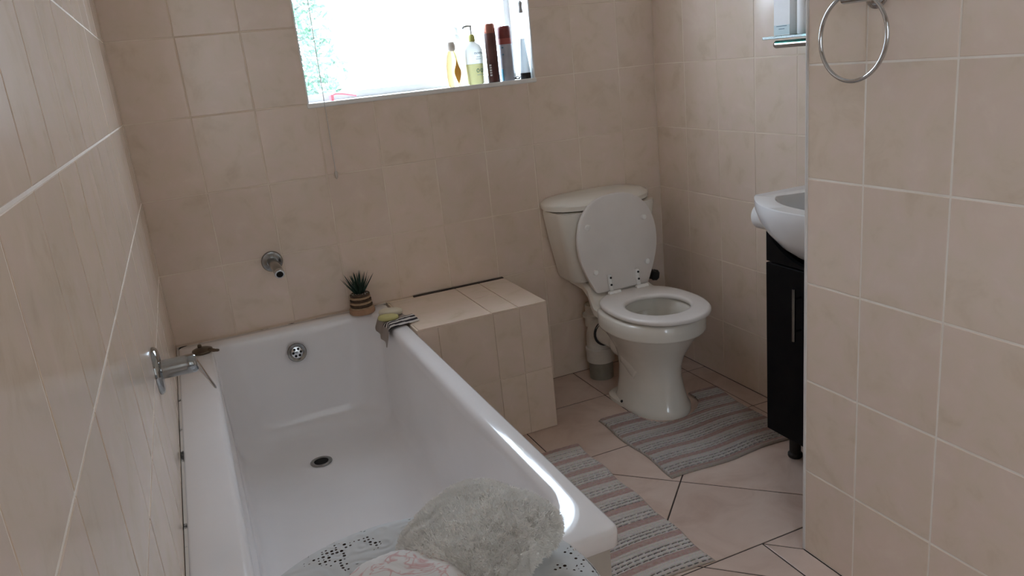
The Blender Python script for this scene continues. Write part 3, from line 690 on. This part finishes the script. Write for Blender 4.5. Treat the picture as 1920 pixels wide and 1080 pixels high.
for k in range(40):
    a = k*2.399+random.uniform(-.2, .2); til = .10+.62*math.sqrt(k/40)+random.uniform(-.08, .08); ln = random.uniform(.062, .088)
    d = Vector((math.cos(a)*math.sin(til), math.sin(a)*math.sin(til), math.cos(til))); s = d.cross(Vector((0, 0, 1))).normalized(); n = s.cross(d)
    base = Vector((.012*math.cos(a)*(k/40), .012*math.sin(a)*(k/40), .070)); rs = []
    for t, w in ((0, .0042), (.25, .0046), (.55, .0034), (.85, .0014), (1, .0002)):
        p = base+d*(ln*t)+Vector((0, 0, 1))*(.012*t*t*math.sin(til)); rs.append([p+s*w, p+n*w*.45, p-s*w, p-n*w*.45])
    bm = bmesh.new(); rings(bm, rs, True, True, True); from_bm('leaf', bm, SUCC, pot, True)

# striped face cloth draped over the far corner of the rim
CLM = mat('face_cloth', (.4, .36, .33), .95, spec=.1)
cl_at = N(CLM, 'ShaderNodeVertexColor'); cl_at.layer_name = 'Col'; cn = N(CLM, 'ShaderNodeTexNoise'); cn.inputs['Scale'].default_value = 500
L(CLM, cl_at.outputs['Color'], BS(CLM).inputs['Base Color']); add_bump(CLM, cn.outputs['Fac'], .4, .001)
V = []; F = []; Cc = []; nu, nv = 60, 64
A, B_, C_, D_ = Vector((.634, -.160)), Vector((.745, -.180)), Vector((.782, -.312)), Vector((.617, -.340))
for j in range(nv+1):
    for i in range(nu+1):
        u, v = i/nu, j/nv
        p = (A*(1-u)+B_*u)*(1-v)+(D_*(1-u)+C_*u)*v
        x, y = p.x, p.y
        # rim surface underneath
        xe = .676-max(0, (-.165-y))*0.
        fold = .0045*(1+math.sin(v*9+u*2))*u + .005*max(0, math.sin((v-.55)*PI/.45))*(1 if v > .55 else 0)*(.4+u)
        if x > xe: z = RZ+.0045+fold+.0015*noise.noise(Vector((x*60, y*60, 0)))
        else:
            s = xe-x; x = xe-.004-s*.34; z = RZ+.001-s*.94+.004*noise.noise(Vector((x*40, y*40, 0)))
            x -= .003*math.sin(v*14)
        V.append((x, y, z+.002))
        k = v*30
        if v > .52 and u > .30: c = (.035, .03, .035) if int((v-.52)*17+.25*math.sin(u*5)) % 2 == 0 else (.62, .58, .55)
        else: c = (.33, .285, .26)
        Cc.append((*c, 1))
for j in range(nv):
    for i in range(nu): k = j*(nu+1)+i; F.append((k, k+1, k+nu+2, k+nu+1))
me = bpy.data.meshes.new('face_cloth'); me.from_pydata(V, [], F); me.materials.append(CLM)
a = me.color_attributes.new('Col', 'FLOAT_COLOR', 'POINT'); a.data.foreach_set('color', [k for c in Cc for k in c])
o = new_obj('face_cloth', me, None, None, True); md = o.modifiers.new('thick', 'SOLIDIFY'); md.thickness = .0025; md.offset = 1
tag(o, 'taupe face cloth with black and white stripes on the bath corner', 'face cloth')
def soap(label, m, loc, rz, a, b, c, tilt=(0, 0)):
    bm = bmesh.new(); n = 36; rs = []
    for t in (-1, -.85, -.5, 0, .5, .85, 1):
        f = (1-abs(t)**3.2)**(1/3.2)*.96+.04
        rs.append([Vector((a*f*math.copysign(abs(math.cos(q))**.75, math.cos(q)), b*f*math.copysign(abs(math.sin(q))**.85, math.sin(q)), c*t)) for q in [2*PI*k/n for k in range(n)]])
    rings(bm, rs, True, True, True); o = from_bm('soap_bar', bm, m, None, True); o.location = loc; o.rotation_euler = (tilt[0], tilt[1], rz); tag(o, label, 'soap', 'soap bars on the bath corner'); return o
soap('cream white soap bar on the striped face cloth', noise_mat('white_soap', [(.3, (.66, .60, .47)), (.7, (.72, .66, .53))], 12., .4), (.712, -.198, RZ+.022), -.25, .042, .024, .011, (.1, .05))
soap('yellow green soap bar on the striped face cloth', noise_mat('green_soap', [(.3, (.50, .46, .17)), (.7, (.56, .52, .23))], 12., .4), (.690, -.250, RZ+.020), -.25, .036, .021, .0095, (.08, .05))
plug = empty('bath_plug', (.083, -.116, RZ)); tag(plug, 'brown rubber bath plug lying on the rim corner', 'plug')
PLM = noise_mat('brown_rubber', [(.3, (.06, .04, .025)), (.7, (.14, .10, .06))], 40., .3, per_object=False)
bm = bmesh.new(); lathe(bm, [(.034, 0), (.036, .003), (.034, .008), (.022, .013), (.008, .016)], 'Z', (0, 0, 0), 30); bmesh.ops.scale(bm, vec=(.95, 1.05, 1), verts=bm.verts); from_bm('disc', bm, PLM, plug, 'auto')
alathe('knob', PLM, plug, [(.006, .013), (.007, .022), (.004, .026)], (-.006, .006, 0), (0, 0, 1), 14)
atube('tab', PLM, plug, smoothpath([(.02, -.02, .010), (.036, -.028, .006), (.052, -.032, .004)], 5), [.007, .008, .007, .006, .006, .006, .005, .005, .005, .004, .003], 10)

# ------------------------------------------------------------------ things on the window sill
SZ = WZ0+.003
def sill(name, x, y, label, cat='bottle', tilt=0.):
    o = empty(name, (x, y, SZ)); tag(o, label, cat, 'toiletries on the window sill'); o.rotation_euler = (0, tilt, 0); return o
YEL = mat('yellow_shampoo', (1., .82, .42), .2, trans=.7); ORL = mat('orange_label', (.75, .36, .06), .5); PEARL = mat('pearl_cap', (.78, .72, .64), .4)
b = sill('shampoo_bottle', 1.137, .055, 'yellow shampoo bottle with round pearl cap and teardrop label')
def ovl(rx, ry, z, n=28): return [Vector((rx*math.cos(2*PI*k/n), ry*math.sin(2*PI*k/n), z)) for k in range(n)]
bm = bmesh.new(); rings(bm, [ovl(.018, .012, 0), ovl(.023, .015, .004), ovl(.027, .017, .04), ovl(.027, .017, .075), ovl(.021, .015, .11), ovl(.013, .012, .13)], True, True, True); from_bm('body', bm, YEL, b, 'auto')
alathe('cap', PEARL, b, [(.013, .128), (.018, .134), (.019, .148), (.015, .160), (.005, .165)], (0, 0, 0), (0, 0, 1), 20)
bm = bmesh.new(); tear = [Vector((.013*math.sin(PI*min(1, (1-t)*1.0))**.9*(1 if t < .5 else (1-t)*2*.9+.1)*s, -.0185, .012+.088*t)) for s, ts in ((1, [k/14 for k in range(15)]), (-1, [k/14 for k in range(13, 0, -1)])) for t in ts]
tv = [Vector((p.x+.012, p.y, p.z)) for p in tear]; f1 = [bm.verts.new(p) for p in tv]; bm.faces.new(f1)
e = bmesh.ops.extrude_face_region(bm, geom=bm.faces[:]); bmesh.ops.translate(bm, vec=(0, .003, 0), verts=[v for v in e['geom'] if isinstance(v, bmesh.types.BMVert)]); from_bm('label', bm, ORL, b)
FROST = mat('frosted_bottle', (.82, .84, .82), .4, trans=.35); LIQ = mat('pale_green_liquid', (.62, .60, .30), .25, trans=.3); OLV = mat('olive_collar', (.45, .43, .12), .4); GREYP = mat('pump_grey', (.50, .51, .50), .35)
def pump(o, z, m_collar, reach, m_pump=GREYP, side=1):
    alathe('collar', m_collar, o, [(.010, z), (.0125, z+.003), (.0125, z+.018), (.008, z+.026), (.005, z+.027)], (0, 0, 0), (0, 0, 1), 18)
    p = atube('pump_stem', m_pump, o, [(0, 0, z+.024), (0, 0, z+.055)], .0035, 10)
    atube('pump_nozzle', m_pump, p, smoothpath([(.004, 0, z+.055), (-.012*side, 0, z+.057), (-reach*side, 0, z+.054), (-reach*side-.003*side, 0, z+.047)], 4), .004, 10)
b = sill('tall_pump_bottle', 1.183, .115, 'tall translucent white pump bottle standing nearest the window glass')
bm = bmesh.new(); rings(bm, [ovl(.024, .018, 0), ovl(.026, .02, .004), ovl(.026, .02, .15), ovl(.018, .016, .178), ovl(.010, .010, .188)], True, True, True); from_bm('body', bm, FROST, b, 'auto')
alathe('collar', FROST, b, [(.010, .186), (.013, .189), (.013, .206), (.009, .213)], (0, 0, 0), (0, 0, 1), 18)
atube('pump_stem', FROST, b, [(0, 0, .21), (-.003, 0, .245)], .003, 8)
b = sill('hand_soap_bottle', 1.222, .050, 'white pump bottle with olive collar and pale yellow liquid')
bm = bmesh.new(); rings(bm, [ovl(.027, .019, 0), ovl(.031, .021, .004), ovl(.036, .023, .075)], True, True, True); from_bm('liquid', bm, LIQ, b, 'auto')
bm = bmesh.new(); rings(bm, [ovl(.0362, .0232, .0745), ovl(.037, .024, .10), ovl(.036, .023, .125), ovl(.028, .02, .142), ovl(.016, .014, .150), ovl(.010, .010, .156)], True, True, True); from_bm('body', bm, FROST, b, 'auto')
pump(b, .154, OLV, .028, side=1)
fr = Matrix(((1, 0, 0, .010), (0, 0, -1, -.0247), (0, 1, 0, .112), (0, 0, 0, 1)))
text_obj('label_text', 'OLIVES', .0098, INK, b, fr, .0009)
OLP = mat('olive_print', (.12, .25, .16), .6)
for xx in (.004, .020):
    bm = bmesh.new(); tube(bm, [(xx+.005*math.cos(q), -.0232+.25*xx*xx*20, .050+.006*math.sin(q)) for q in [2*PI*k/16 for k in range(16)]], .0014, 6, True); from_bm('label_olive', bm, OLP, b)
for z, w in ((.098, .007), (.091, .010), (.034, .011)): abox('print_line', INK, b, .010-w, .010+w, -.0244, -.0225, z, z+.0014)
BRN = noise_mat('brown_can', [(.3, (.07, .022, .016)), (.7, (.12, .04, .03))], 20., .35, per_object=False); COP = mat('copper_cap', (.34, .13, .09), .3, metal=.6)
b = sill('brown_spray_can', 1.288, .030, 'tall slim brown spray can with copper top', 'spray can', 0.)
alathe('can', BRN, b, [(.0205, 0), (.022, .003), (.022, .175), (.021, .178)], (0, 0, 0), (0, 0, 1), 28)
alathe('cap', COP, b, [(.0205, .177), (.0215, .180), (.0205, .207), (.017, .212)], (0, 0, 0), (0, 0, 1), 28)
alathe('base_ring', RUBBER, b, [(.0215, -.001), (.0225, .0), (.0225, .003)], (0, 0, 0), (0, 0, 1), 28)
for z in (.025, .034, .043, .052, .061): abox('side_print', CARTON, b, -.0200, -.0130, -.0190, -.0165, z, z+.006)
b = sill('red_capped_spray_can', 1.348, .035, 'grey spray can with a dark red cap', 'spray can', 0.)
SILV = noise_mat('grey_can', [(.3, (.36, .37, .42)), (.7, (.46, .47, .52))], 14., .35, per_object=False); RED = noise_mat('dark_red_cap', [(.3, (.13, .018, .018)), (.7, (.20, .035, .03))], 20., .35, per_object=False)
alathe('can', SILV, b, [(.024, 0), (.0255, .003), (.0255, .135), (.0245, .138)], (0, 0, 0), (0, 0, 1), 28)
alathe('red_shoulder', noise_mat('red_band', [(.3, (.30, .06, .05)), (.7, (.36, .09, .07))], 20., .4, per_object=False), b, [(.0255, .134), (.0258, .136), (.0252, .156)], (0, 0, 0), (0, 0, 1), 28)
alathe('cap', RED, b, [(.0245, .154), (.0255, .156), (.0250, .192), (.021, .199)], (0, 0, 0), (0, 0, 1), 28)
abox('blue_strip', mat('cyan_print', (.10, .42, .60), .5), b, -.0262, -.0215, -.0135, -.004, .003, .045)
for z in (.095, .120): abox('print_line', INK, b, -.0225, -.0165, -.0200, -.0165, z, z+.005)
b = sill('face_cream_tube', 1.416, .022, 'pale tube standing on its black cap at the end of the sill', 'tube')
alathe('cap', RUBBER, b, [(.019, 0), (.020, .002), (.020, .022), (.018, .024)], (0, 0, 0), (0, 0, 1), 22)
bm = bmesh.new(); rings(bm, [[Vector(((.0205*(1-.6*t))*math.cos(2*PI*k/24), .0195*(1-.93*t)*math.sin(2*PI*k/24), .023+.125*t)) for k in range(24)] for t in (0, .1, .4, .7, .92, 1)], True, True, True)
from_bm('body', bm, mat('pale_blue_tube', (.80, .88, .92), .35, trans=.4), b, 'auto')
b = sill('hair_clip', 1.376, .012, 'small dark wire hair clip beside the pale tube', 'hair clip')
atube('wire', RUBBER, b, smoothpath([(-.012, 0, .003), (.0, -.002, .014), (.012, .002, .006), (.002, .004, .004), (-.008, .002, .010)], 5), .0014, 6)
atube('wire', RUBBER, b, smoothpath([(-.014, .002, .010), (0, 0, .004), (.014, -.002, .012)], 5), .0013, 6)
RZP = mat('pink_plastic', (.75, .22, .26), .35)
b = sill('razor', .70, .09, 'pink disposable razor lying on the left of the sill', 'razor')
atube('handle', RZP, b, smoothpath([(-.018, 0, .018), (0, 0, .022), (.03, .0, .018), (.070, 0, .008)], 5), .003, 10)
abox('head', RZP, b, -.024, -.013, -.018, .018, .0, .022, bev=.003)

# ------------------------------------------------------------------ round table with lace cloth and a towel
TC, TZ = Vector((.293, -1.995, 0)), .676
tb = empty('round_side_table', TC); tag(tb, 'small round side table under the lace cloth', 'table')
alathe('table_top', WOOD, tb, [(.225, TZ-.022), (.232, TZ-.018), (.232, TZ-.004), (.228, TZ)], (0, 0, 0), (0, 0, 1), 64)
for k in range(3):
    a = 2*PI*k/3+.5; atube('leg', WOOD, tb, [(.15*math.cos(a), .15*math.sin(a), TZ-.02), (.19*math.cos(a), .19*math.sin(a), 0)], [.017, .012], 14)
LACE = bpy.data.materials.new('lace'); LACE.use_nodes = True
pb = LACE.node_tree.nodes['Principled BSDF']; pb.inputs['Base Color'].default_value = (.60, .62, .63, 1); pb.inputs['Roughness'].default_value = .85; pb.inputs['Specular IOR Level'].default_value = .15
tc = N(LACE, 'ShaderNodeTexCoord'); v1 = N(LACE, 'ShaderNodeTexVoronoi', feature='DISTANCE_TO_EDGE'); v1.inputs['Scale'].default_value = 18.; v1.inputs['Randomness'].default_value = .85
L(LACE, tc.outputs['Object'], v1.inputs['Vector'])
band = N(LACE, 'ShaderNodeMath', operation='LESS_THAN'); band.inputs[1].default_value = .13; L(LACE, v1.outputs['Distance'], band.inputs[0])
v2 = N(LACE, 'ShaderNodeTexVoronoi'); v2.inputs['Scale'].default_value = 150.; v2.inputs['Randomness'].default_value = .25; L(LACE, tc.outputs['Object'], v2.inputs['Vector'])
hole = N(LACE, 'ShaderNodeMath', operation='LESS_THAN'); hole.inputs[1].default_value = .46; L(LACE, v2.outputs['Distance'], hole.inputs[0])
nz = N(LACE, 'ShaderNodeTexNoise'); nz.inputs['Scale'].default_value = 11.; L(LACE, tc.outputs['Object'], nz.inputs['Vector'])
nzm = N(LACE, 'ShaderNodeMath', operation='GREATER_THAN'); nzm.inputs[1].default_value = .43; L(LACE, nz.outputs['Fac'], nzm.inputs[0])
ml = N(LACE, 'ShaderNodeMath', operation='MULTIPLY'); L(LACE, band.outputs[0], ml.inputs[0]); L(LACE, hole.outputs[0], ml.inputs[1])
ml2 = N(LACE, 'ShaderNodeMath', operation='MULTIPLY'); L(LACE, ml.outputs[0], ml2.inputs[0]); L(LACE, nzm.outputs[0], ml2.inputs[1])
inv = N(LACE, 'ShaderNodeMath', operation='SUBTRACT'); inv.inputs[0].default_value = 1.; L(LACE, ml2.outputs[0], inv.inputs[1]); L(LACE, inv.outputs[0], pb.inputs['Alpha'])
v3 = N(LACE, 'ShaderNodeTexVoronoi', feature='SMOOTH_F1'); v3.inputs['Scale'].default_value = 26.; L(LACE, tc.outputs['Object'], v3.inputs['Vector'])
wv = N(LACE, 'ShaderNodeMath', operation='SINE'); wm = N(LACE, 'ShaderNodeMath', operation='MULTIPLY'); wm.inputs[1].default_value = 26.; L(LACE, v3.outputs['Distance'], wm.inputs[0]); L(LACE, wm.outputs[0], wv.inputs[0])
bpn = N(LACE, 'ShaderNodeBump'); bpn.inputs['Strength'].default_value = .22; bpn.inputs['Distance'].default_value = .002; L(LACE, wv.outputs[0], bpn.inputs['Height']); L(LACE, bpn.outputs[0], pb.inputs['Normal'])
bm = bmesh.new(); rs = []; n = 120
for k, (r, z) in enumerate([(.001, .0022), (.08, .0022), (.16, .0022), (.215, .0022), (.231, .001), (.2375, -.006), (.240, -.02), (.243, -.05), (.246, -.09), (.249, -.13)]):
    row = []
    for i in range(n):
        a = 2*PI*i/n; w = max(0, (-.006-z))/.13; rr_ = r+.010*w*math.sin(a*17)+.006*w*math.sin(a*7+1)
        # the cloth hangs flat against the wall side, clear of it
        row.append(Vector((rr_*math.cos(a), rr_*math.sin(a), TZ+z-(.012*w*(1+math.sin(a*24)) if k == 9 else 0))))
    rs.append(row)
rings(bm, rs, True, True, False); lc = from_bm('lace_cloth', bm, LACE, None, True); lc.location = TC
tag(lc, 'white lace cloth draped over the round table', 'tablecloth')

TOWM = noise_mat('towel_terry', [(.3, (.85, .845, .82)), (.7, (.94, .935, .92))], 45., .95, per_object=False, spec=.05, bump=.5, bscale=260)
TOWP = mat('towel_print', (.70, .69, .68), .9, spec=.05)
tcp = N(TOWP, 'ShaderNodeTexCoord'); np_ = N(TOWP, 'ShaderNodeTexNoise'); np_.inputs['Scale'].default_value = 26.; np_.inputs['Distortion'].default_value = 1.5; L(TOWP, tcp.outputs['Object'], np_.inputs['Vector'])
rp = ramp(TOWP, [(.50, (.72, .71, .70)), (.56, (.62, .40, .40)), (.60, (.72, .71, .70))]); L(TOWP, np_.outputs['Fac'], rp.inputs[0]); L(TOWP, rp.outputs[0], BS(TOWP).inputs['Base Color'])
tw = empty('folded_towel', (.365, -1.955, TZ+.003)); tag(tw, 'fluffy white towel bundled on the lace table cloth', 'towel')
AX = Vector((.85, .53, 0)).normalized(); PX = Vector((.53, -.85, 0))      # along the bundle (far end +), across it
def bundle(l0, l1, w, h, n=64, mlen=72, off=Vector((0, 0, 0)), bump=.007, seed=0, taper=.75, clump=.0012):
    bm = bmesh.new(); rs = []
    for j in range(mlen+1):
        t = j/mlen; a = -1+2*t; e = max(.02, (1-abs(a)**3.4)**(1/2.4)); l = l0+(l1-l0)*t; hh = h*e*(taper+(1-taper)*t); ww = w*e*(.86+.14*t)
        row = []
        for k in range(n):
            q = 2*PI*k/n; c, s = math.cos(q), math.sin(q)
            x = ww*math.copysign(abs(c)**.8, c); z = hh*math.copysign(abs(s)**.9, s)+h
            p = AX*l+PX*x+Vector((0, 0, z-(h-hh)*.6))+off
            nn_ = (PX*c+Vector((0, 0, s))); d = bump*(noise.noise(p*14+Vector((seed, 0, 0)))+.5*noise.noise(p*38))+clump*(noise.noise(p*125+Vector((3, 1, 7)))+.6*noise.noise(p*260))
            p = p+nn_*d; p.z = max(p.z, .0006); row.append(p)
        rs.append(row)
    rings(bm, rs, True, True, True); return bm
t1 = from_bm('terry_roll', bundle(-.065, .134, .098, .047, off=PX*.006, n=150, mlen=170, bump=.007, clump=.0034), TOWM, tw, True)
from_bm('printed_fold', bundle(-.27, -.012, .088, .038, off=PX*-.004, bump=.005, seed=5, taper=1.), TOWP, tw, True)
# loops of the pile
me0 = t1.data; V = []; F = []
fl = [p for p in me0.polygons if p.normal.z > -.3]
for i in range(60000):
    p = random.choice(fl); c = p.center; d = (p.normal+Vector((random.gauss(0, .5), random.gauss(0, .5), random.gauss(0, .5)))).normalized()*random.uniform(.003, .0075)
    vs = [me0.vertices[k].co for k in p.vertices]; r1, r2 = random.random(), random.random(); c = (vs[0]*(1-r1)+vs[1]*r1)*(1-r2)+(vs[3]*(1-r1)+vs[2]*r1)*r2 if len(vs) == 4 else c
    e = d.orthogonal().normalized()*.0007; k = len(V); V += [c-e, c+e, c+d]; F.append((k, k+1, k+2))
me = bpy.data.meshes.new('terry_pile'); me.from_pydata(V, [], F); o = new_obj('terry_pile', me, TOWM, tw); o['kind'] = 'stuff'
